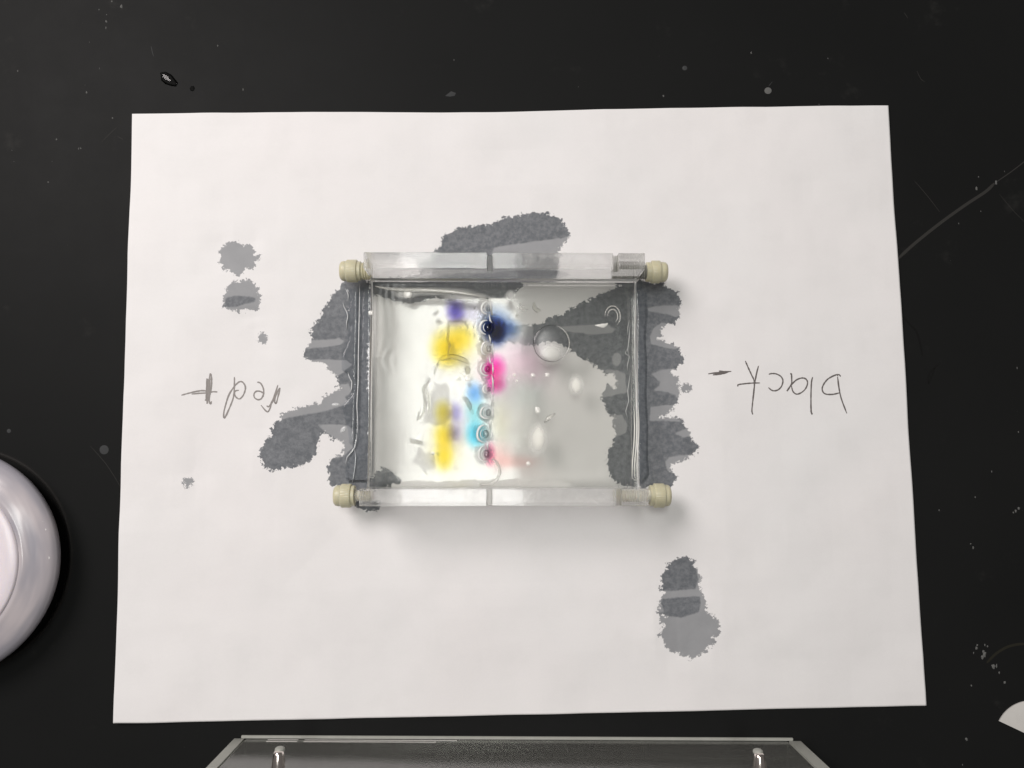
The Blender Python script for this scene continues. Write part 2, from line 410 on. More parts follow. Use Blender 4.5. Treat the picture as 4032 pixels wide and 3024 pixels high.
off = np.clip(np.maximum(np.maximum(bx0-PX_, PX_-bx1), np.maximum(PY_-by0, by1-PY_))/30, 0, 1)   # flat under the tray
bu = px(1985, 500)
PZ_ = 0.14+off*(0.75+0.85*samp(lowA, PX_, PY_)+0.36*samp(lowB, PX_, PY_))
PZ_ += 1.1*np.exp(-((PX_-bu[0])/17)**2)*np.clip((PY_-bu[1]+9)/9, 0, 1)*(1-np.clip((PY_-bu[1]+9)/9, 0, 1)*0.4)
PZ_ += 0.55*np.exp(-(np.abs(WET)/6)**2)*samp(lowB, PX_*1.0, PY_)*off
PZ_ += 0.7*np.exp(-((us/0.07)**2+(vs/0.09)**2))
PZ_ = np.maximum(PZ_, 0.12)
me = grid_mesh(PX_, PY_, PZ_, attrs={'wet': WET, 'light': LGT})
paper = link('paper_sheet', me, MT['paper'])
so = paper.modifiers.new('thickness', 'SOLIDIFY'); so.thickness = 0.09*M; so.offset = -1
tag(paper, 'white letter paper with grey wet patches and pencil writing, under the clear tray', 'paper')
# pencil words, upside down as in the photo; they lie on the sheet
SR = .2712; SB = .3165
def paper_z(x, y):
    d = (PX_-x)**2+(PY_-y)**2
    i = np.unravel_index(np.argmin(d[::4, ::4]), d[::4, ::4].shape)
    return PZ_[i[0]*4, i[1]*4]
def word(oy, s, strokes, width, label, mat):
    lines = [crop(oy[0], oy[1], s, p) for p in strokes]
    me = ribbon(lines, width, 0.0, 0.22)
    vs_ = np.empty(len(me.vertices)*3); me.vertices.foreach_get('co', vs_); vs_ = vs_.reshape(-1, 3)
    for k in range(len(vs_)): vs_[k, 2] = (paper_z(vs_[k, 0]/M, vs_[k, 1]/M)+0.045+0.008*(k % 5))*M
    me.vertices.foreach_set('co', vs_.ravel())
    o = link('handwriting', me, mat, paper); o['label'] = label
red = [[(255,580),(330,558),(480,522),(560,512),(620,518)], [(400,562),(500,552),(612,546)], [(670,535),(720,528),(768,530)],
       [(622,335),(618,500),(605,660)], [(636,345),(632,520),(615,708)], [(650,350),(648,520),(628,700)], [(640,340),(625,600),(590,655)], [(662,330),(655,520),(640,650)],
       [(655,345),(672,268),(686,330),(684,440),(672,520),(655,600),(652,660),(668,704),(684,665)],
       [(1014,312),(1012,440),(1000,600),(950,740),(872,902),(856,850),(885,720),(940,560),(1030,430),(1095,380),(1145,400),(1174,470),(1145,570),(1090,630),(1040,608),(1014,555),(1030,515),(1078,505)],
       [(1345,388),(1395,405),(1435,480),(1437,560),(1405,625),(1355,642),(1305,612),(1298,560),(1330,522),(1385,522),(1445,552)],
       [(1400,722),(1495,818),(1555,700),(1600,580),(1650,430)], [(1480,730),(1512,742),(1550,690),(1610,560),(1640,470)], [(1540,720),(1600,600),(1660,500),(1676,488),(1650,600),(1622,695),(1600,672),(1612,600),(1645,540)], [(1550,690),(1590,650),(1605,610)]]
blk = [[(115,388),(250,370),(400,358)], [(172,402),(260,392),(345,376)], [(240,352),(300,360),(360,362)], [(200,392),(300,378),(370,362)], [(180,385),(320,362)],
       [(575,228),(605,300),(650,400),(686,495),(672,680),(658,840),(670,893)], [(738,290),(712,390),(690,505)], [(482,546),(486,524),(560,512),(660,503),(755,502)],
       [(865,395),(900,385),(960,390),(1020,425),(1042,480),(1020,550),(970,592),(910,595),(862,558)],
       [(1132,395),(1145,390),(1150,450),(1145,520),(1090,602)], [(1092,600),(1135,540),(1200,470),(1275,440),(1330,455),(1348,510),(1310,590),(1225,640),(1170,610),(1148,540)], [(1094,605),(1125,560)],
       [(1412,428),(1397,500),(1392,700),(1394,850),(1406,895)], [(1400,870),(1410,890)],
       [(1762,422),(1740,398),(1690,405),(1600,455),(1545,530),(1535,590),(1570,635),(1660,642),(1752,622)], [(1722,402),(1740,540),(1770,690),(1838,878)]]
word((650, 1400), SR, red, 0.52, 'pencilled word red and a plus sign, upside down', principled('light_pencil', (0.27, 0.25, 0.24), 0.6, 0.4, colvar=2500))
word((2750, 1350), SB, blk, 0.50, 'pencilled word black and a minus sign, upside down', MT['pencil'])

# ------------------------------------------------------------------ gel tray
WH = 25.0
qa, qb, qc, qd = px(1431, 994, WH), px(2540, 997, WH), px(2540, 1993, WH), px(1431, 1993, WH)
th1 = math.atan2(qb[1]-qa[1], qb[0]-qa[0]); th2 = math.atan2(qc[1]-qd[1], qc[0]-qd[0])
FRAME = ((qa[0]+qb[0]+qc[0]+qd[0])/4, (qa[1]+qb[1]+qc[1]+qd[1])/4, (th1+th2)/2)
TRAY_TURN = FRAME[2]
txL = px(1431, 1026, WH)[0]; txR = px(2540, 1026, WH)[0]
yTo = px(1985, 994, WH)[1]; yTi = px(1985, 1059, WH)[1]
yBi = px(1985, 1925, WH)[1]; yBo = px(1985, 1993, WH)[1]
tray = empty('gel_tray', (FRAME[0], FRAME[1], 0.30))
tag(tray, 'clear acrylic gel casting tray with yellowed nylon thumb screws, on the wet paper', 'gel tray')
sl1 = (px(1919, 1030, WH)[0], px(1939, 1030, WH)[0]); sl2 = (px(2415, 1030, WH)[0], px(2436, 1030, WH)[0])
def side_wall(ya, yb):
    SD = 3.8
    prof = [(txL, .3), (txR, .3), (txR, WH), (sl2[1], WH), (sl2[1], WH-SD), (sl2[0], WH-SD), (sl2[0], WH), (sl1[1], WH), (sl1[1], WH-SD), (sl1[0], WH-SD), (sl1[0], WH), (txL, WH)]
    bm = bmesh.new()
    A = [bm.verts.new((x, ya, z)) for x, z in prof]; B = [bm.verts.new((x, yb, z)) for x, z in prof]
    n = len(prof)
    bm.faces.new(A); bm.faces.new(B[::-1])
    for i in range(n): bm.faces.new((A[i], B[i], B[(i+1) % n], A[(i+1) % n]))
    bmesh.ops.recalc_face_normals(bm, faces=bm.faces)
    bmesh.ops.bevel(bm, geom=list(bm.edges), offset=0.22, segments=2, affect='EDGES', profile=0.5)
    for f in bm.faces:
        f.normal_update()
        c = f.calc_center_median()
        f.material_index = 1 if (f.normal.z > 0.9 and c.z > WH-1) or abs(f.normal.x) > 0.9 else 0
        if txL+5 < c.x < txR-5 and WH-6 < c.z < WH-0.5 and (abs(f.normal.x) > .6 or f.normal.z > .6): f.material_index = 2
    c = ((txL+txR)/2, (ya+yb)/2, 0.3)
    for v in bm.verts: v.co -= Vector(c)
    me = bm_mesh(bm)
    o = link('side_wall', me, MT['acrylic'], tray, c, smooth=False)
    me.materials.append(MT['acrylic_top']); me.materials.append(MT['slot'])
    return o
side_wall(yTi, yTo); side_wall(yBo, yBi)
# floor plate: its underside mirrors the ceiling strip except over water and where masks dim it
def floor_mat():
    t = NT('tray_floor_acrylic')
    wv = t.attr('contact'); vec = t.n('TexCoord').outputs['Object']
    na = t.noise(500, 4, 0.65, vec); nb = t.noise(150, 3, 0.5, vec)
    j = t.math('ADD', t.math('MULTIPLY', t.math('SUBTRACT', na, 0.5), 2.6), t.math('MULTIPLY', t.math('SUBTRACT', nb, 0.5), 3.6))
    air = t.step(t.math('ADD', wv, j), -0.25, 0.25)
    sv = t.attr('seep'); air = t.math('MULTIPLY', air, t.math('ADD', 0.28, t.math('MULTIPLY', t.step(t.math('ADD', sv, t.math('MULTIPLY', j, 0.8)), -0.35, 0.35), 0.72)))
    rv_ = t.attr('drawn'); air = t.math('MULTIPLY', air, t.math('ADD', 0.10, t.math('MULTIPLY', t.step(t.math('ADD', rv_, j), -1.5, 3.0), 0.90)))
    fleck = t.step(t.noise(190, 4, 0.65, vec), 0.640, 0.665); cloud = t.step(t.noise(42, 4, 0.6, vec), 0.46, 0.72)
    air = t.math('MULTIPLY', air, t.math('SUBTRACT', 1.0, t.math('ADD', t.math('MULTIPLY', fleck, 0.40), t.math('MULTIPLY', cloud, 0.35), clamp=True)))
    nrm = t.bump(t.noise(28, 3, 0.45, vec), 0.30, 0.0006)
    fr = t.n('Fresnel', {'IOR': 1.60})
    gl = t.n('BsdfGlossy', {'Roughness': 0.10, 'Color': rgb(1, 1, 1), 'Normal': nrm})
    tr = t.n('BsdfTransparent', {'Color': rgb(0.940, 0.944, 0.936)}).outputs[0]
    f = t.math('MULTIPLY', fr.outputs[0], t.math('ADD', t.math('MULTIPLY', air, 0.93), 0.07))
    return t.done(t.n('MixShader', {0: f, 1: tr, 2: gl.outputs[0]}).outputs[0])
contactP = [
 [px(1440,1080), px(2080,1080), px(2015,1165), px(1985,1178), px(1850,1172), px(1775,1182), px(1700,1175), px(1640,1192), px(1600,1196), px(1560,1186), px(1440,1160)],
 [px(1440,1940), px(1440,1900), px(1480,1880), px(1510,1860), px(1548,1862), px(1562,1890), px(1640,1898), px(1760,1892), px(1830,1890), px(2200,1890), px(2400,1960)],
 crop(1560, 1480, .2712, [(560,100),(640,130),(740,110),(775,200),(790,300),(770,450),(760,650),(700,720),(640,700),(570,750),(480,690),(400,700),(480,560),(500,400),(540,250)]),
 crop(1560, 1480, .2712, [(340,1050),(400,1120),(480,1130),(540,1160),(585,1230),(560,1350),(470,1395),(400,1370),(330,1290),(240,1240),(270,1180)]),
 crop(1560, 1130, .223, [(895,1250),(880,1150),(900,1030),(940,970),(1010,1000),(1080,1080),(1110,1190),(1250,1270),(1310,1360),(1260,1400),(1170,1370),(1080,1320),(960,1310),(900,1330),(840,1300)]),
 crop(1560, 1130, .223, [(900,640),(940,600),(1100,600),(1240,610),(1290,680),(1270,740),(1235,680),(1150,625),(1040,635),(980,680),(930,900),(910,1000),(885,950),(915,800)]),
 crop(1560, 1130, .223, [(670,610),(770,545),(800,600),(830,655),(740,640)]),
 crop(1560, 1130, .223, [(620,490),(700,450),(725,445),(715,530),(690,520)]),
 crop(1560, 1130, .223, [(760,1270),(800,1290),(740,1380),(690,1510),(675,1515),(720,1370)]),
 crop(1560, 1130, .223, [(1210,1400),(1300,1400),(1300,1500),(1260,1540),(1215,1500)]),
 crop(1560, 1480, .2712, [(450,30),(500,40),(505,90),(450,150),(430,250),(450,450),(490,570),(470,620),(380,650),(420,560),(400,400),(385,250),(400,130),(440,100)]),
 crop(1560, 1480, .2712, [(305,530),(350,485),(370,520),(345,590),(310,650),(300,640),(320,590)]),
 crop(1560, 1480, .2712, [(200,895),(225,900),(260,935),(330,940),(390,965),(385,990),(330,985),(265,970),(210,960)]),
 crop(1560, 1480, .2712, [(930,310),(990,280),(1040,330),(1100,400),(1090,500),(1060,510),(1040,420),(990,360)]),
 crop(1560, 1480, .2712, [(1180,530),(1200,450),(1260,400),(1275,430),(1240,500),(1210,560)]),
 crop(1820, 1150, .1808, [(1030,210),(1060,230),(1065,340),(1110,375),(1190,380),(1170,430),(1110,435),(1050,370),(1025,290)]),
 crop(1430, 1100, .1808, [(240,150),(420,350),(700,500),(760,480),(720,720),(800,1000),(680,1350),(760,1500),(700,1650),(200,1700),(180,1000)]),
 [px(2050,1190), px(2240,1170), px(2420,1200), px(2480,1500), px(2480,1870), px(2060,1880), px(2020,1800), px(2080,1720), px(2140,1560), px(2200,1420), px(2080,1390), px(2080,1300)],  # hand-drawn end of the lamp's reflection; mirror is cut inside
]
fx0, fx1, fy0, fy1 = txL+.15, txR-.15, yBi+.02, yTi-.02
gx = np.linspace(fx0, fx1, 260); gy = np.linspace(fy0, fy1, 200)
X, Y = np.meshgrid(gx, gy)
contactP[2:2] = [circ(u_-2, v_, r_+13, r_+16, z=0) for u_, v_, r_ in ((1913,1213,17),(1911,1289,20),(1913,1373,20),(1910,1453,18),(1914,1533,13),(1912,1625,20),(1902,1708,24),(1905,1787,22))]  # rings dim the mirror, standing in for shade around the wells
CS = sdf_union(X, Y, contactP[:2]); SS = sdf_union(X, Y, contactP[2:-1]); RS = sdf_union(X, Y, contactP[-1:])
tc = np.array([FRAME[0], FRAME[1]])
fl = link('floor_plate', grid_mesh(X-tc[0], Y-tc[1], np.full_like(X, 0.0), attrs={'contact': CS, 'seep': SS, 'drawn': RS}), floor_mat(), tray, (tc[0], tc[1], 0.62), smooth=False)
bm = bmesh.new(); box_bm(bm, fx0-tc[0], fx1-tc[0], fy0-tc[1], fy1-tc[1], 0.0, 4.2)
bmesh.ops.bevel(bm, geom=list(bm.edges), offset=0.15, segments=1, affect='EDGES')
link('floor_slab', bm_mesh(bm), film('floor_slab_acrylic', (0.985, 0.985, 0.982), 0.05, 1.08), tray, (tc[0], tc[1], 0.72), smooth=False)

# thumb screws
ymT, ymB = (yTo+yTi)/2, (yBo+yBi)/2
def screw(xw, ym, z, s, u0, u1, u2, u3, rr, vv, shank_r, inside, sm='nylon_shank'):
    """s = +1 right, -1 left; u0..u3 = head start, ring start, ring end, cap end in photo columns"""
    X0, X1, X2, X3 = [abs(px(u, vv, z)[0]-xw) for u in (u0, u1, u2, u3)]
    bm = bmesh.new()
    prof = [(0.01, -inside)]
    k = -inside; i = 0
    while k < X0-0.1:                           # thread
        prof.append((shank_r*(1.0 if i % 2 else 0.86), k)); k += 0.42; i += 1
    prof += [(shank_r, X0), (0.01, X0+.02)]
    lathe_bm(bm, [(r, h*s) for r, h in prof], 32, 'X')
    o = link('thumb_screw', bm_mesh(bm), MT[sm], tray, (xw, ym, z), smooth=30)
    bm = bmesh.new()
    lathe_bm(bm, [(h[0], h[1]*s) for h in [(rr*0.80, X0), (rr*0.86, X0+0.15), (rr*0.86, X1+0.1)]], 40, 'X')
    link('collar', bm_mesh(bm), MT['nylon'], o, (xw, ym, z), smooth=30)
    rp = lambda k, i: (1.0 if i % 2 else 0.98) if k in (1, 2, 3, 4) else 1.0
    bm = bmesh.new()
    lathe_bm(bm, [(h[0], h[1]*s) for h in [(rr*0.88, X1-.05), (rr*0.985, X1+.15), (rr, X1+.3), (rr, X2-.3), (rr*0.985, X2-.15), (rr*0.88, X2+.25)]], 72, 'X', ripple=rp)
    link('knurled_ring', bm_mesh(bm), MT['nylon'], o, (xw, ym, z), smooth=25)
    bm = bmesh.new()
    L = X3-X2
    lathe_bm(bm, [(h[0], h[1]*s) for h in [(rr*0.88, X2-.1), (rr*0.89, X2+L*.45), (rr*0.84, X2+L*.75), (rr*0.70, X3-.12), (rr*0.55, X3), (rr*0.30, X3), (rr*0.28, X3-.8), (0.01, X3-.8)]], 32, 'X')
    link('cap', bm_mesh(bm), MT['nylon'], o, (xw, ym, z), smooth=50)
screw(txL, ymT, 9.6, -1, 1422, 1408, 1366, 1339, 3.95, 1071, 3.2, 0.4, 'nylon')
screw(txL, ymB, 9.6, -1, 1398, 1384, 1344, 1315, 4.05, 1959, 1.9, 2.0)
screw(txR, ymT, 9.6, +1, 2543, 2563, 2598, 2627, 4.0, 1074, 2.6, 9.0, 'thread_grey')
screw(txR, ymB, 9.6, +1, 2558, 2573, 2615, 2640, 4.15, 1959, 2.1, 9.5)

# ------------------------------------------------------------------ gel slab
GZ = 11.6
def gel_mat():
    t = NT('agarose')
    vec = t.n('TexCoord').outputs['Object']
    sm = t.attr('smoothness')
    r = t.math('SUBTRACT', 0.42, t.math('MULTIPLY', sm, 0.36))
    nrm = t.bump(t.noise(180, 3, 0.5, vec), 0.10, 0.0004)
    fr = t.n('Fresnel', {'IOR': 1.24, 'Normal': nrm})
    gl = t.n('BsdfGlossy', {'Roughness': r, 'Color': rgb(1, 1, 1), 'Normal': nrm})
    tr = t.n('BsdfTransparent', {'Color': rgb(0.956, 0.958, 0.952)})
    return t.done(t.n('MixShader', {0: fr.outputs[0], 1: tr.outputs[0], 2: gl.outputs[0]}).outputs[0])
gx0, gx1 = px(1452, 1500, GZ)[0], px(2513, 1500, GZ)[0]
gy0, gy1 = yBi+.06, yTi-.06
X, Y = np.meshgrid(np.linspace(gx0, gx1, 330), np.linspace(gy0, gy1, 240))
Z = np.full_like(X, GZ)
Xn, Yn = np.meshgrid(np.linspace(gx0, gx1, 90), np.linspace(gy0, gy1, 60))
def up(A):
    fx = (X-gx0)/(gx1-gx0)*88.999; fy = (Y-gy0)/(gy1-gy0)*58.999
    ix = np.minimum(fx.astype(int), 88); iy = np.minimum(fy.astype(int), 58); tx = fx-ix; ty = fy-iy
    return (A[iy, ix]*(1-tx)+A[iy, ix+1]*tx)*(1-ty)+(A[iy+1, ix]*(1-tx)+A[iy+1, ix+1]*tx)*ty
n1 = up(vnoise(Xn, Yn, 12, 1.3, 2)); n2 = up(vnoise(Xn, Yn, 30, 5.5, 2))
Z += 0.10*n2+0.03*n1
ed = np.minimum(Y-gy0, gy1-Y); Z += 1.3*np.exp(-ed/0.9)+0.18*np.exp(-ed/3.5)
ex = np.minimum(X-gx0, gx1-X); Z -= 0.9*np.exp(-ex/0.5)
xs = X-px(1452, 1500, GZ)[0]
rip = np.clip(1-np.abs(xs-7.0)/6.0, 0, 1)**0.6
Z += 0.026*rip*np.clip(0.4+1.5*n2+n1, 0, 1.4)*np.sin(xs*2.4+7.0*n1+4.0*n2)
SMO = np.clip(rip*1.4, 0, 1)*0.72
W_ = [(1913,1213,19),(1911,1289,22),(1913,1373,22),(1910,1453,20),(1914,1533,15),(1912,1625,22),(1902,1708,26),(1905,1787,24)]
for u, v, r in W_:
    cx, cyy = px(u+6, v, GZ); rr = r*0.083
    d = np.sqrt(((X-cx)/0.85)**2+(Y-cyy)**2)
    Z -= 1.6/(1+np.exp((d-rr*0.75)/0.12)); Z += 0.22*np.exp(-((d-rr*1.15)/0.35)**2)
gel = link('agarose_gel', grid_mesh(X-tc[0], Y-tc[1], Z, attrs={'smoothness': SMO}, bottom=5.05), gel_mat(), None, (tc[0], tc[1], 0))
tag(gel, 'clear wet agarose gel slab with coloured dye spots, filling the acrylic tray', 'gel')

# dye that has spread through the gel
def dye_mat(name, col, power):
    t = NT(name)
    v = t.n('TexCoord').outputs['Object']
    nz = t.n('TexNoise', {'Vector': v, 'Scale': 1.3, 'Detail': 3, 'Roughness': 0.6}).outputs[0]
    sep = t.n('SeparateXYZ', {0: v})
    r = t.math('SQRT', t.math('ADD', t.math('POWER', t.math('ABSOLUTE', sep.outputs[0]), 2.0), t.math('POWER', t.math('ABSOLUTE', sep.outputs[1]), 2.0)))
    r = t.math('ADD', r, t.math('MULTIPLY', t.math('SUBTRACT', nz, 0.5), 0.30))
    f = t.math('POWER', t.step(r, 1.0, 0.0), power)
    c = t.mix(f, rgb(1, 1, 1), rgb(*col))
    return t.done(t.n('BsdfTransparent', {'Color': c}).outputs[0])
def soft_white(name, col, amount):
    t = NT(name)
    v = t.n('TexCoord').outputs['Object']; sep = t.n('SeparateXYZ', {0: v})
    r = t.math('SQRT', t.math('ADD', t.math('MULTIPLY', sep.outputs[0], sep.outputs[0]), t.math('MULTIPLY', sep.outputs[1], sep.outputs[1])))
    r = t.math('ADD', r, t.math('MULTIPLY', t.math('SUBTRACT', t.n('TexNoise', {'Vector': v, 'Scale': 2.0, 'Detail': 3}).outputs[0], 0.5), 0.25))
    f = t.math('MULTIPLY', t.step(r, 1.0, 0.25), amount)
    return t.done(t.n('MixShader', {0: f, 1: t.n('BsdfTransparent').outputs[0], 2: t.n('BsdfDiffuse', {'Color': rgb(*col)}).outputs[0]}).outputs[0])
bm = bmesh.new(); bmesh.ops.create_icosphere(bm, subdivisions=3, radius=1)
sph = bpy.data.meshes.new('m'); bm.to_mesh(sph); bm.free()
sph.polygons.foreach_set('use_smooth', [True]*len(sph.polygons)); sph.materials.append(None)
sq = lambda *c: tuple(x**0.5 for x in c)
DY = {
 'purple': dye_mat('violet_dye', sq(.26, .22, .62), 0.8), 'yellow': dye_mat('yellow_dye', sq(1.0, .86, .13), 0.8),
 'pale_yellow': dye_mat('pale_yellow_dye', sq(.98, .94, .72), 0.9), 'navy': dye_mat('navy_dye', sq(.07, .14, .37), 0.6),
 'slate': dye_mat('slate_blue_dye', sq(.34, .45, .68), 0.75), 'magenta': dye_mat('magenta_dye', sq(1.0, .10, .62), 0.75),
 'pink': dye_mat('pale_pink_dye', sq(1.0, .86, .95), 1.0), 'blue': dye_mat('sky_blue_dye', sq(.42, .66, .98), 0.8),
 'cyan': dye_mat('cyan_dye', sq(.38, .84, .98), 0.8), 'pale_cyan': dye_mat('pale_cyan_dye', sq(.80, .96, .985), 0.9),
 'faint_yellow': dye_mat('faint_yellow_dye', sq(.99, .97, .86), 1.0),
 'lilac': dye_mat('lilac_dye', sq(.66, .64, .88), 0.9), 'faint_lilac': dye_mat('faint_lilac_dye', sq(.84, .83, .93), 0.9), 'soft_yellow': dye_mat('soft_yellow_dye', sq(.97, .87, .27), 0.85), 'green': dye_mat('pale_green_dye', sq(.90, .96, .95), 1.0),
 'white': soft_white('painted_bright_spot', (.98, .97, .92), 0.85), 'glow': soft_white('faint_glow', (.95, .95, .90), 0.22), 'haze': soft_white('faint_painted_spot', (.95, .95, .92), 0.35),  # diffuse whites standing in for lamp light in the gel
 'rose': dye_mat('rose_dye', sq(.86, .42, .58), 0.8), 'pale_rose': dye_mat('pale_rose_dye', sq(1.0, .84, .83), 1.0),
}
dyes = [(1790,1216,44,54,'purple','violet dye spot'), (1850,1220,70,44,'faint_lilac','faint lilac trail'),
 (1752,1366,68,80,'yellow','strong yellow dye spot'), (1785,1345,110,105,'pale_yellow','pale yellow halo'), (1812,1316,66,66,'soft_yellow',None),
 (1948,1297,44,52,'navy','navy blue dye spot'), (1948,1290,46,50,'navy','navy blue dye spot at its well'), (1952,1268,74,78,'slate','slate blue halo'), (2006,1286,52,34,'slate',None), (1918,1290,26,28,'navy',None),
 (1952,1452,46,62,'magenta','magenta dye spot'), (1930,1450,75,80,'pink',None), (2050,1420,150,120,'pink','pale pink wash'), (1955,1512,46,34,'magenta',None),(1922,1452,26,26,'magenta',None),
 (1866,1540,40,50,'blue','sky blue dye spot'), (1868,1590,55,70,'pale_cyan',None), (1866,1624,44,50,'pale_cyan','faint cyan spot'), (1872,1708,44,56,'cyan','cyan dye spot'), (1868,1708,58,72,'pale_cyan',None),
 (2040,1545,120,80,'green','pale green wash'), (1975,1650,50,110,'faint_yellow','faint yellow wash'),
 (1743,1620,42,56,'soft_yellow','olive yellow dye spot'), (1743,1708,46,62,'soft_yellow','yellow dye spot'), (1743,1793,44,68,'soft_yellow','lowest yellow dye spot'), (1745,1750,85,130,'pale_yellow',None),
 (1868,1665,55,90,'pale_cyan',None), (1790,1660,60,115,'faint_lilac',None), (1787,1620,34,48,'lilac',None), (1784,1705,34,44,'lilac','lilac dye spot'),
 (1928,1787,26,54,'rose','rose dye spot'), (1965,1790,75,75,'pale_rose',None), (2040,1815,110,34,'pale_rose','faint rose streak')]
bright_spots = [(2172,1388,46,40,'white','focused lamp light under the bubble, painted white'), (2172,1396,64,54,'haze',None), (2268,1517,21,32,'white','oval pocket right of the bubble, lamp glint painted white'), (2268,1517,36,52,'haze',None),
 (2120,1722,26,52,'white','leaf-shaped pocket, lamp glint painted white'), (2116,1732,50,84,'haze',None), (2010,1165,26,30,'haze',None), (2015,1600,110,250,'glow',None), (1600,1158,60,22,'haze',None), (1700,1148,190,20,'haze',None), (1830,1168,110,22,'haze',None)]  # lamp glints and focused light painted as white spheroids
for k, (u, v, ru, rv, kind, lab) in enumerate(dyes+bright_spots):
    o = bpy.data.objects.new('dye_spot' if k < len(dyes) else 'painted_bright_spot', sph); COL.objects.link(o)
    o.material_slots[0].link = 'OBJECT'; o.material_slots[0].material = DY[kind]
    z = 8.2+0.05*(k % 7) if k < len(dyes) else 9.8+0.04*(k % 7)
    a, b = px(u, v, z)
    o.parent = gel; o.location = Vector((a-tc[0], b-tc[1], z))*M
    k_ = 1.14 if k < len(dyes) else 1.0
    o.scale = (ru*0.0909*M*k_, rv*0.0909*M*k_, 0.9*M)
    if lab: o['label'] = lab

# wells, bubbles and bits of film on the gel
wellm = film('well_lip', (0.97, 0.97, 0.97), 0.06, 1.5, milky=0.62, milkcol=(1.0, 1.0, 0.98))  # milky white paints the light caught on the well lips
pitm = film('well_pit', (0.60, 0.60, 0.60), 0.10, 1.33)
lens = film('gel_lens', (0.96, 0.96, 0.95), 0.10, 1.40)
milkl = film('milky_white', (0.98, 0.98, 0.98), 0.12, 1.45, milky=0.62, milkcol=(0.98, 0.97, 0.92))  # also paints lamp reflections on the gel's edges
faintl = film('thin_milky_white', (0.98, 0.98, 0.98), 0.12, 1.40, milky=0.22, milkcol=(0.95, 0.94, 0.86))  # fainter milky white, also for weak painted edge glints
def arc_tube(name, pts, z, r, mat, parent, taper=True):
    bm = bmesh.new(); n = 8; rings = []
    P = [Vector((a, b, z)) for a, b in pts]
    c = sum(P, Vector())/len(P)
    for i, p in enumerate(P):
        d = (P[min(i+1, len(P)-1)]-P[max(i-1, 0)]).normalized(); s = Vector((-d.y, d.x, 0))
        e = min(i, len(P)-1-i)/(len(P)/2); rr = r*(min(1, 0.25+1.6*e) if taper else 1)
        rings.append([bm.verts.new(p-c+s*rr*math.cos(2*math.pi*k/n)+Vector((0, 0, 0.7*rr*math.sin(2*math.pi*k/n)))) for k in range(n)])
    for a, b in zip(rings, rings[1:]):
        for k in range(n): bm.faces.new((a[k], a[(k+1) % n], b[(k+1) % n], b[k]))
    bm.faces.new(rings[0]); bm.faces.new(rings[-1])
    bmesh.ops.recalc_face_normals(bm, faces=bm.faces)
    return link(name, bm_mesh(bm), mat, parent, (c.x, c.y, c.z))
wr = random.Random(5)
for u, v, r in W_:
    a_, b_, c_ = wr.uniform(.95, 1.18), wr.uniform(1.05, 1.32), wr.uniform(-18, 18)
    pts = [px(u+4+r*a_*math.cos(a)*(1+.05*math.sin(3*a)), v+r*b_*math.sin(a), GZ) for a in np.linspace(math.radians(78+c_), math.radians(270+c_*.6), 22)]
    wl = arc_tube('well', pts, GZ+0.12, 0.44, wellm, gel)
    arc_tube('inner_lip', [px(u+7+r*0.66*math.cos(a), v+r*0.80*math.sin(a), GZ) for a in np.linspace(math.radians(95+c_), math.radians(255-c_), 16)], GZ-0.05, 0.17, wellm, wl)
    pp = [px(u+11+r*0.42*math.cos(a), v+r*0.62*math.sin(a), GZ) for a in np.linspace(0, 2*math.pi, 18, endpoint=False)]
    blob('pit', pp, GZ-0.35, 0.35, 0.6, pitm, wl, 0.2)
for seg in ([(1925,1170),(1930,1195),(1938,1240),(1940,1236)], [(1926,1236),(1930,1262),(1938,1272)], [(1925,1318),(1930,1335),(1931,1352)], [(1938,1350),(1940,1370),(1939,1395)], [(1925,1400),(1930,1425),(1936,1435)],
            [(1940,1425),(1941,1455),(1940,1472)], [(1936,1475),(1941,1500),(1941,1545)], [(1928,1545),(1936,1560),(1938,1575),(1934,1600)], [(1940,1600),(1941,1630),(1938,1650)], [(1932,1650),(1926,1665),(1929,1685)], [(1936,1695),(1938,1715),(1930,1735)], [(1922,1738),(1920,1750),(1920,1770)]):
    arc_tube('well_ridge', [px(a, b, GZ) for a, b in seg], GZ+0.1, 0.32, wellm, gel)
bb = blob('bubble', circ(2172, 1352, 71, n=40, z=GZ), GZ+0.02, 0.55, 5.9, film('bubble_skin', (0.90, 0.90, 0.91), 0.22, 1.36), gel)
arc_tube('bubble_rim', [px(2172+70*math.cos(a), 1352+71*math.sin(a), GZ) for a in np.linspace(math.radians(-75), math.radians(70), 30)], GZ+0.1, 0.24, faintl, bb)
def ov(u, v, ru, rv, rot=0, n=24):
    c, s = math.cos(rot), math.sin(rot)
    return [px(u+ru*math.cos(t)*c-rv*math.sin(t)*s, v+ru*math.cos(t)*s+rv*math.sin(t)*c, GZ) for t in np.linspace(0, 2*math.pi, n, endpoint=False)]
arc_tube('air_pocket', crop(1850, 1450, S1, [(810,590),(860,540),(930,490)], GZ), GZ+.1, 0.75, faintl, gel)
arc_tube('bubble_rim', [px(2172+71*math.cos(a), 1352+72*math.sin(a), GZ) for a in np.linspace(math.radians(60), math.radians(290), 40)], GZ+0.1, 0.13, pitm, bb)
fl_ = film('gel_crease', (0.93, 0.93, 0.91), 0.12, 1.18)
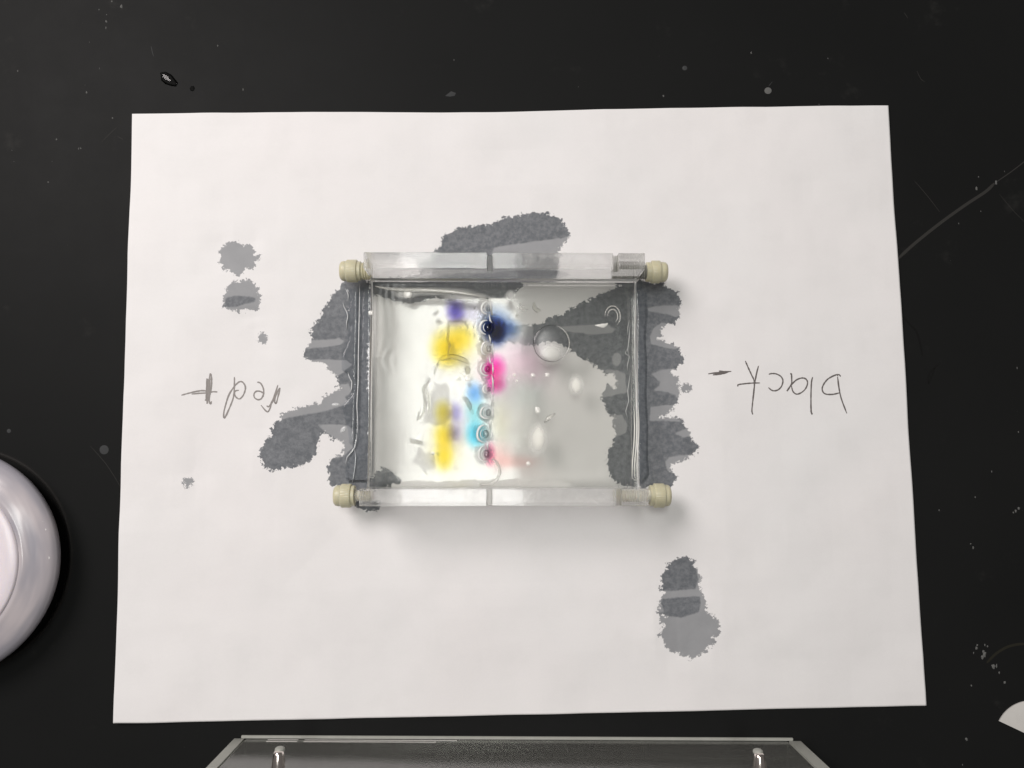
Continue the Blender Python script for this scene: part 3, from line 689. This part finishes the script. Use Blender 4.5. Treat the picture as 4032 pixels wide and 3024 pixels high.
for pts_, w_ in (([(1716,1262),(1727,1272),(1740,1268)], .5), ([(1712,1240),(1725,1228),(1728,1222)], .3), ([(1866,1210),(1875,1214)], .45), ([(1900,1208),(1906,1213)], .35), ([(1768,1262),(1766,1300),(1764,1335),(1770,1360),(1762,1400)], .32),
   ([(1778,1268),(1800,1263),(1830,1265),(1840,1285),(1838,1300)], .35), ([(1862,1280),(1866,1292)], .3), ([(1868,1312),(1868,1330)], .3), ([(1888,1325),(1900,1345)], .4), ([(1728,1418),(1745,1410),(1780,1402),(1830,1418),(1850,1435)], .7), ([(1728,1425),(1715,1455),(1710,1475)], .35),
   ([(1838,1440),(1844,1460),(1838,1475)], .75), ([(1806,1484),(1812,1492),(1806,1498),(1801,1490),(1806,1484)], .25), ([(1690,1496),(1680,1515),(1668,1530),(1672,1560),(1676,1590),(1668,1625),(1650,1655)], .45), ([(1678,1530),(1686,1560),(1690,1600),(1684,1640)], .3), ([(1646,1620),(1650,1640),(1640,1658)], .35),
   ([(1614,1725),(1624,1742),(1645,1740),(1663,1745)], .5), ([(1700,1785),(1706,1790)], .4), ([(1820,1565),(1838,1575),(1850,1600),(1853,1615)], .6), ([(1885,1618),(1892,1600),(1902,1592)], .55), ([(2104,1190),(2103,1212),(2115,1222),(2130,1222)], .6), ([(2032,1243),(2042,1243)], .5), ([(1700,1815),(1698,1825)], .3), ([(1668,1850),(1676,1864),(1690,1872)], .3)):
    q_ = []
    for (a0, b0), (a1, b1) in zip(pts_, pts_[1:]):
        for t in np.linspace(0, 1, 5, endpoint=False):
            q_.append(px(a0+(a1-a0)*t+2.2*mnoise.noise(Vector((a0*.1+t*3, b0*.1, 2))), b0+(b1-b0)*t+2.2*mnoise.noise(Vector((a0*.1, b0*.1+t*3, 7))), GZ))
    q_.append(px(*pts_[-1], GZ))
    arc_tube('gel_crease', q_, GZ+.02, w_*1.15, fl_, gel)
arc_tube('wet_streak', [px(a, b, GZ) for a, b in ((1478,1128),(1530,1138),(1600,1142),(1700,1143),(1790,1150),(1860,1160),(1925,1176))], GZ+.2, 0.75, faintl, gel)
for r_, v0 in ((30, 0), (20, 0)):
    arc_tube('ripple_mark', [px(2412+r_*math.cos(a), 1245+r_*1.35*math.sin(a)+v0, GZ) for a in np.linspace(math.radians(-185), math.radians(60), 26)], GZ+.05, 0.22, faintl, gel)
blob('film_scrap', crop(1850, 950, S1, [(1365,915),(1410,905),(1500,895),(1490,915),(1450,940),(1400,925)], GZ), GZ+.02, 0.2, 0.5, milkl, gel, 0.2)
arc_tube('ripple_mark', crop(1820, 1150, .1808, [(1210,300),(1250,370),(1340,400),(1440,380)], GZ), GZ+.05, 0.30, faintl, gel)
arc_tube('ripple_mark', crop(1820, 1150, .1808, [(1240,250),(1290,300),(1370,310)], GZ), GZ+.05, 0.25, faintl, gel)
arc_tube('gel_thread', crop(1850, 1450, S1, [(240,985),(280,1010),(320,1080),(325,1150),(290,1220),(220,1265),(110,1270)], GZ), GZ+.15, 0.42, faintl, gel, False)
blob('air_pocket', ov(2117, 1615, 9, 13, -0.5), GZ+.02, 0.2, 0.5, milkl, gel, 0.2)
for u, v, r_ in ((2098,1478,7),(2155,1476,8),(2025,1478,5),(2080,1826,7),(1605,1158,15),(1840,1492,9),(1704,1786,6),(1460,1232,9),(2035,1500,4)):
    blob('air_pocket', ov(u, v, r_, r_), GZ+.02, 0.2, 0.5, milkl, gel, 0.2)
# lamp streaks along the gel's ends, painted as milky white tubes
for k, (dx, w_) in enumerate(((0, .24), (9, .24), (17, .18))):
    arc_tube('edge_glint', [px(2496+dx+4*math.sin(t*5)-3*t, 1598+285*t-(6*k if t > .9 else 0), GZ) for t in np.linspace(0, 1, 24)]+[px(2512+dx*.4, 1893+dx*0.3, GZ)], GZ-.1, w_, milkl, gel)
arc_tube('edge_glint', [px(2500+2*math.sin(t*9), 1130+470*t, GZ) for t in np.linspace(0, 1, 24)], GZ-.15, 0.10, milkl, gel)
arc_tube('edge_glint', [px(2512+1.5*math.sin(t*7), 1180+400*t, GZ) for t in np.linspace(0, 1, 24)], GZ-.2, 0.08, faintl, gel)
arc_tube('edge_glint', [px(2488+1.5*math.sin(t*7), 1170+720*t, GZ) for t in np.linspace(0, 1, 24)], GZ-.2, 0.07, faintl, gel)
arc_tube('edge_glint', [px(1467-6*t+1.2*math.sin(t*9), 1118+770*t, GZ) for t in np.linspace(0, 1, 30)], GZ-.12, 0.10, milkl, gel)

tray.rotation_euler.z = TRAY_TURN; gel.rotation_euler.z = TRAY_TURN
FRAME = None
# ------------------------------------------------------------------ puddles beside the tray
def puddle(poly, h, wd, lab, wob=0.0):
    o = blob('water_puddle', poly, 0.24, h, wd*1.6, MT['water'], None, 0.3, wob, True)
    tag(o, lab, 'puddle', 'puddles at the tray ends'); return o
pl = puddle([px(1418,1118), px(1418,1300), px(1412,1500), px(1408,1700), px(1400,1760), px(1385,1790), px(1365,1830), px(1362,1880), px(1372,1900), px(1460,1900), px(1474,1850), px(1474,1118)], 1.3, 1.0, 'narrow bead of water along the left end of the tray')
puddle([px(1362,1140), px(1372,1180), px(1370,1210), px(1352,1232), px(1366,1260), px(1371,1290), px(1366,1340), px(1340,1400), px(1340,1460), px(1372,1480), px(1388,1510), px(1386,1545), px(1340,1600), px(1360,1660), px(1376,1740), px(1395,1760), px(1405,1700), px(1409,1500), px(1415,1300), px(1415,1140)], 0.45, 0.8, 'thin wavy water film left of the tray, outside the bead', 0.1)
pr = puddle([px(2493,1150), px(2520,1128), px(2543,1150), px(2550,1230), px(2544,1330), px(2551,1440), px(2547,1560), px(2556,1680), px(2553,1800), px(2558,1870), px(2530,1905), px(2500,1890)], 0.6, 0.9, 'narrow bead of water along the right end of the tray')
# lamp highlights on the water's meniscus, painted as milky lines
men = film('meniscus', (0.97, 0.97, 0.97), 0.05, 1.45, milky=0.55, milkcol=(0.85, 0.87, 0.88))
def menline(pts, r, par, s=1.0, z=0.75):
    arc_tube('meniscus_glint', pts, z, r, men, par)
menline([px(1418,1118), px(1417,1200), px(1415,1300), px(1413,1400), px(1412,1500), px(1407,1600), px(1410,1660), px(1411,1710)], 0.22, pl, z=1.0)
menline([px(1408,1715), px(1403,1740), px(1398,1762), px(1385,1780), px(1368,1800), px(1362,1828)], 0.22, pl)
menline([px(1398,1770), px(1402,1800), px(1399,1840), px(1393,1880), px(1388,1900)], 0.20, pl)
menline([px(1361,1138), px(1369,1150), px(1373,1165), px(1372,1185)], 0.18, pl)
menline([px(1352,1194), px(1356,1210), px(1368,1232), px(1371,1250), px(1366,1270), px(1366,1298)], 0.20, pl)
menline([px(1371,1467), px(1377,1485), px(1387,1505), px(1386,1530), px(1381,1545)], 0.22, pl)
for (a, b) in ((1180,1240),(1262,1300),(1305,1350),(1370,1420)):
    menline([px(1432, a), px(1431, (a+b)/2), px(1429, b)], 0.09, pl, z=1.2)
for p in ([(2487,1258),(2478,1290),(2476,1318)], [(2488,1272),(2484,1330),(2478,1380),(2482,1400)], [(2482,1365),(2468,1392),(2485,1405),(2476,1440),(2478,1460)], [(2488,1470),(2484,1500),(2478,1540),(2482,1580),(2470,1620),(2478,1650)]):
    menline([px(a-8, b) for a, b in p], 0.16, pr, z=0.9)
# glints painted milky white on small raised drops on the soaked paper
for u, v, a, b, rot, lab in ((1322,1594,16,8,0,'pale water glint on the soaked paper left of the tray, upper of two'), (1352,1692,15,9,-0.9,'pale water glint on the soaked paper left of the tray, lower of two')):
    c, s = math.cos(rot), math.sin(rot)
    o = blob('water_glint', [px(u+a*math.cos(t)*c-b*math.sin(t)*s, v+a*math.cos(t)*s+b*math.sin(t)*c) for t in np.linspace(0, 6.28, 16, endpoint=False)], .28, .35, .6, men, None, .2)
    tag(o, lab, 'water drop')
o = arc_tube('water_glint', [px(910,1019), px(920,1008), px(930,999), px(937,987)], .35, .17, men, None)
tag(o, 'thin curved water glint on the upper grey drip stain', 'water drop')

# ------------------------------------------------------------------ water on the bench
for poly, h, lab in (([(998,452),(1030,448),(1065,465),(1085,490),(1105,515),(1092,537),(1060,532),(1030,522),(1005,500)], 1.3, 'larger almond-shaped water drop on the bench, upper left'),
                     ([(1182,548),(1190,536),(1203,536),(1210,548),(1206,560),(1196,566),(1186,560)], .8, 'tiny round water drop beside the almond-shaped one')):
    o = blob('bench_water_drop', crop(0, 0, .6329, poly), .02, h, 1.5 if h > 1 else .8, MT['drop'], None, 0.18)
    tag(o, lab, 'water drop')

# ------------------------------------------------------------------ bench marks: dried spots, scuffs and specks
def spot(name, poly, z, mat, lab=None):
    c = np.mean(np.array(poly), 0)
    bm = bmesh.new(); vs_ = [bm.verts.new((a-c[0], b-c[1], 0)) for a, b in poly]; tp = [bm.verts.new(((a-c[0])*.8, (b-c[1])*.8, 0.06)) for a, b in poly]
    n = len(poly)
    bm.faces.new(tp)
    for i in range(n): bm.faces.new((vs_[i], vs_[(i+1) % n], tp[(i+1) % n], tp[i]))
    bmesh.ops.recalc_face_normals(bm, faces=bm.faces)
    o = link(name, bm_mesh(bm), mat, bench, (c[0], c[1], z))
    if lab: o['label'] = lab
    return o
spot('dried_spot', circ(410, 1771, 18), .012, MT['dull'], 'round dull spot left of the paper')
spot('dried_spot', circ(35, 1697, 8), .012, MT['dull'])
spot('dried_spot', circ(3024, 357, 14, 13), .012, MT['speck'], 'pale round dried drop above the paper')
spot('dried_spot', circ(2696, 268, 10, 9), .012, MT['dull'])
spot('dried_spot', crop(1200, 200, .6781, [(815,262),(850,235),(878,245),(870,262),(840,266)]), .012, MT['dull'])
def scratch(pts, wdt, mat, z=.05, lab=None):
    o = link('scratch', ribbon([[px(a, b) for a, b in pts]], wdt, z), mat, bench)
    if lab: o['label'] = lab
scratch([(3532,1022),(3600,960),(3700,880),(3800,808),(3880,755),(3915,722)], 1.1, MT['faint'], lab='long dull curved scuff right of the paper')
scratch([(3915,722),(3990,670),(4060,615)], 0.35, MT['faint'])
scratch([(3600,712),(3650,770),(3700,835)], 0.18, MT['faint'])
scratch([(3935,765),(3990,830),(4040,880)], 0.16, MT['faint'])
scratch([(3041,322),(3026,340)], 0.2, MT['dull'])
scratch([(595,182),(600,205),(605,222)], 0.25, MT['dull'])
scratch([(400,560),(440,520),(460,502)], 0.2, MT['faint']); scratch([(462,536),(485,550)], 0.2, MT['faint'])
scratch([(355,1755),(420,1830),(480,1925)], 0.15, MT['faint'])
scratch([(3610,280),(3625,310),(3640,322)], 0.18, MT['faint']); scratch([(3560,50),(3575,72)], 0.2, MT['faint'])
dk = principled('damp_trail', (0.004, 0.004, 0.004), 0.3, 0.4)
scratch([(3548,1235),(3580,1275),(3605,1300),(3620,1340),(3632,1400)], 0.6, dk)
scratch([(3700,1430),(3660,1470),(3655,1510),(3665,1490),(3680,1450)], 0.35, dk)
scratch([(3885,2610),(3920,2575),(3960,2550),(4000,2538),(4040,2535)], 0.9, principled('thin_smear', (0.017, 0.016, 0.011), 0.7, 0.2), lab='faint curved smear at the lower right')
bm = bmesh.new()
rs = random.Random(11)
sp = [(440,5,5),(478,25,9),(390,38,4),(418,85,7),(417,110,8),(420,58,3),(352,166,4),(392,270,5),(335,335,3),(340,364,6),(70,280,5),(857,180,5),(957,352,8),(443,465,4),(310,586,6),(318,584,5),(222,549,5),(190,717,4),(47,592,3),(55,636,2),(205,636,2),
      (3225,412,4),(3260,230,3),(2958,208,7),(2612,378,6),(3845,742,9),(3922,718,14),(3632,888,10),(3853,697,4),(3775,880,4),(3862,832,4),(3955,675,4),(2278,342,3),(1788,236,5),(2692,265,4),(3698,2010,5),(3905,1857,6),(3840,1958,4),(3832,2155,5),(3822,2142,4),(3832,2160,4),
      (3848,2540,5),(3845,2552,7),(3878,2540,5),(3888,2545,5),(3872,2565,9),(3877,2576,14),(3870,2585,9),(3834,2570,6),(3868,2592,6),(3912,2623,13),(3924,2622,10),(3935,2648,6),(3825,2700,5),(3957,2688,8),(3790,3012,6),(3806,2910,8),(4005,1450,6),(4010,1700,5),(4012,2002,10),(4000,2012,8),(3990,2018,4),(2040,2845,4),(1980,2860,3),(3530,2840,3)]
for k in range(130): sp.append((rs.uniform(-100, 4100), rs.uniform(-100, 3100), rs.uniform(0.5, 1.3)))
for u, v, r_ in sp:
    if 450 < u < 3650 and 420 < v < 2890: continue
    a, b = px(u, v); n = rs.randint(5, 7); ph = rs.uniform(0, 6); st = rs.uniform(.35, 1)
    R_ = r_*0.09
    ring = [bm.verts.new((a+R_*math.cos(ph+6.283*i/n)*rs.uniform(.5, 1.1)*st, b+R_*math.sin(ph+6.283*i/n)*rs.uniform(.5, 1.1), 0.01)) for i in range(n)]
    top = bm.verts.new((a, b, min(.25, 0.3*R_)+.02))
    for i in range(n): bm.faces.new((ring[i], ring[(i+1) % n], top))
o = link('dust_specks', bm_mesh(bm), MT['speck'], bench, smooth=False); tag(o, kind='stuff')

# ------------------------------------------------------------------ milky dish at the left edge
dx, dy = px(-225, 2216, 9)
R = 38.6
dish = empty('round_dish', (dx, dy, 0))
tag(dish, 'round milky plastic dish, upside down on the black bench, cut by the left edge', 'dish')
def dish_mat():
    t = NT('streaked_milky_plastic')
    sp_ = t.n('SeparateXYZ', {0: t.n('TexCoord').outputs['Object']})
    rad = t.math('SQRT', t.math('ADD', t.math('MULTIPLY', sp_.outputs[0], sp_.outputs[0]), t.math('MULTIPLY', sp_.outputs[1], sp_.outputs[1])))
    ang_ = t.math('ARCTAN2', sp_.outputs[1], sp_.outputs[0])
    v = t.n('CombineXYZ', {0: t.math('MULTIPLY', rad, 330.0), 1: t.math('MULTIPLY', ang_, 2.2), 2: 0.0}).outputs[0]
    f = t.step(t.n('TexNoise', {'Vector': v, 'Scale': 0.6, 'Detail': 2, 'Roughness': 0.5}).outputs[0], 0.30, 0.70)
    c = t.mix(f, rgb(0.33, 0.32, 0.36), rgb(0.52, 0.475, 0.49))
    p = t.n('BsdfPrincipled', {'Base Color': c, 'Roughness': 0.2, 'Normal': t.bump(f, 0.12, 0.0006)})
    return t.done(p.outputs[0])
MT['milky'] = dish_mat()
bm = bmesh.new()
lathe_bm(bm, [(R-7, .1), (R-6, .8), (R-3, 3.0), (R-.9, 5.8), (R, 8.6), (R-.3, 10.2), (R-1.5, 11.4), (R-3.5, 12.5), (R-6.4, 13.6), (R-8.6, 14.5), (R-9.7, 14.9), (R-10.2, 14.6)], 128)
link('shoulder', bm_mesh(bm), MT['milky'], dish, (dx, dy, 0))
bm = bmesh.new()
lathe_bm(bm, [(R-9.9, 13.9), (R-10.0, 15.2), (R-10.6, 15.7), (R-14, 16.1), (R-17, 16.0), (R-19, 15.4), (R-24, 15.0), (R-30, 15.0), (2, 15.0)], 128)
link('raised_centre', bm_mesh(bm), principled('milky_plastic_thick', (0.76, 0.70, 0.74), 0.3, 0.5, bump=(50, 0.3, 0.001), sss=0.2, colvar=35), dish, (dx, dy, 0))
bm = bmesh.new()
lathe_bm(bm, [(R+.4, .02), (R+.3, .3), (R-.4, .45), (R-1.1, .3), (R-1.2, .02)], 128)
bmesh.ops.delete(bm, geom=[f for f in bm.faces if len(f.verts) > 4], context='FACES_ONLY')
link('flange_edge', bm_mesh(bm), film('clear_flange', (0.95, 0.95, 0.95), 0.45, 1.12, milky=0.012, milkcol=(.5, .42, .36)), dish, (dx, dy, 0))

for u, v, a_ in ((172,2055,3),(178,2072,2.5),(183,2085,3),(180,2120,3),(195,2196,4.5),(186,2212,3.5),(182,2224,5),(178,2238,5),(172,2258,6),(168,2266,4)):
    q = px(u, v, 11.0)
    blob('rim_glint', [(q[0]+a_*.10*math.cos(t), q[1]+a_*.17*math.sin(t)) for t in np.linspace(0, 6.28, 10, endpoint=False)], 11.0, .6, .3, MT['bead'], dish, .1)  # specular flecks on the rim, painted as small white beads
# ---- paper scrap: white filter paper at the right edge
tip = (3932, 2838); ang = math.atan2(47, 100); rp_ = 140
cxp, cyp = tip[0]+rp_*math.cos(ang), tip[1]+rp_*math.sin(ang)
pts = [px(cxp-rp_*math.cos(ang-t)*1.0, cyp-rp_*math.sin(ang-t)*-1.0) if False else px(cxp+rp_*math.cos(ang+math.pi+t), cyp+rp_*math.sin(ang+math.pi+t)) for t in np.linspace(0, math.pi, 40)]
cc = np.mean(np.array(pts), 0)
bm = bmesh.new()
lo = [bm.verts.new((a-cc[0], b-cc[1], 0)) for a, b in pts]; hi = [bm.verts.new((a-cc[0], b-cc[1], 0.45)) for a, b in pts]
bm.faces.new(hi); bm.faces.new(lo[::-1])
for i in range(len(pts)): bm.faces.new((lo[i], lo[(i+1) % len(pts)], hi[(i+1) % len(pts)], hi[i]))
bmesh.ops.recalc_face_normals(bm, faces=bm.faces)
o = link('half_disc', bm_mesh(bm), MT['scrap'], None, (cc[0], cc[1], 0.03), smooth=False)
tag(o, 'white half-round paper scrap on the bench, cut by the lower right edge', 'paper scrap')

# ------------------------------------------------------------------ clear tank along the bottom edge
HT = 28.0
qa, qb = px(962, 2893, 0), px(3105, 2903, 0)
FRAME = ((qa[0]+qb[0])/2, (qa[1]+qb[1])/2, math.atan2(qb[1]-qa[1], qb[0]-qa[0]))
yF = px(2030, 2893, 0)[1]
xLo = px(934, 2898, 0)[0]; xRo = px(3138, 2908, 0)[0]
xLi, xRi = xLo+3.2, xRo-3.6
yF = FRAME[1]
tank = empty('gel_tank', (FRAME[0], FRAME[1], 0))
tag(tank, 'clear acrylic tank with two plated pins, cut by the bottom edge', 'gel tank')
def bx(name, x0, x1, y0, y1, z0, z1, mat, bev=0.2, par=tank):
    c = ((x0+x1)/2, (y0+y1)/2, z0)
    bm = bmesh.new(); box_bm(bm, x0-c[0], x1-c[0], y0-c[1], y1-c[1], 0, z1-z0)
    if bev: bmesh.ops.bevel(bm, geom=list(bm.edges), offset=bev, segments=2, affect='EDGES')
    return link(name, bm_mesh(bm), mat, par, c, smooth=False)
yR = yF-85
bx('side_wall', xLo-1.3, xLi, yR, yF-1.0, .1, HT, MT['frost'], .6)
bx('side_wall', xRi, xRo+1.6, yR, yF-1.0, .1, HT, MT['frost'], .6)
bx('end_wall', xLi+.02, xRi-.02, yF-4.0, yF-1.05, .8, HT-.1, MT['tank'])
bx('base_strip', xLo+1.6, xRo-1.6, yF-.98, yF, .1, .9, MT['frost'], .15)
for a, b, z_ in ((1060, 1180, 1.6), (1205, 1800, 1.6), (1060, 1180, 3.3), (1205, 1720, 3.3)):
    bx('painted_reflection', px(a, 2906)[0], px(b, 2906)[0], yF-1.045, yF-.95, z_, z_+.40, MT['scrap'], 0)  # lamp reflections low on the wall, painted as white strips
inner = film('tank_floor', (0.9, 0.9, 0.9), 0.28, 1.6, bump=(900, 0.45, 0.0003), milky=0.17, milkcol=(0.5, 0.5, 0.47))
bx('floor_plate', xLi+.02, xRi-.02, yR, yF-4.05, .8, 3.2, inner)
bx('rim', xLi+.02, xRi-.02, yF-5.2, yF-1.2, HT, HT+1.4, film('rim_acrylic', (.9, .9, .88), .12, 1.5, milky=.12, milkcol=(.55, .52, .46)), .3)
for u, ut in ((1098, 2949), (2989, 2957)):
    zc = 36.0
    X0, Y0 = px(u, ut, zc)
    bm = bmesh.new()
    lathe_bm(bm, [(.02, 0), (1.0, -.05), (1.45, -.4), (1.62, -1.0), (1.85, -2.2), (2.0, -3.6), (2.05, -6), (2.05, -30), (.02, -30)], 40, 'Y')
    p = link('banana_pin', bm_mesh(bm), MT['chrome'], tank, (X0, Y0-.5, zc))
    bm = bmesh.new()
    lathe_bm(bm, [(.02, .5), (.9, .5), (1.45, .1), (1.55, -.5), (1.3, -.9), (.02, -.9)], 32, 'Y')
    link('pin_tip', bm_mesh(bm), MT['frost'], p, (X0, Y0-.3, zc-1.2))
    bx('terminal_block', X0-7, X0+7, Y0-36, Y0-24, HT+1.5, zc+7, MT['frost'], .5)
tank.rotation_euler.z = FRAME[2]
FRAME = None
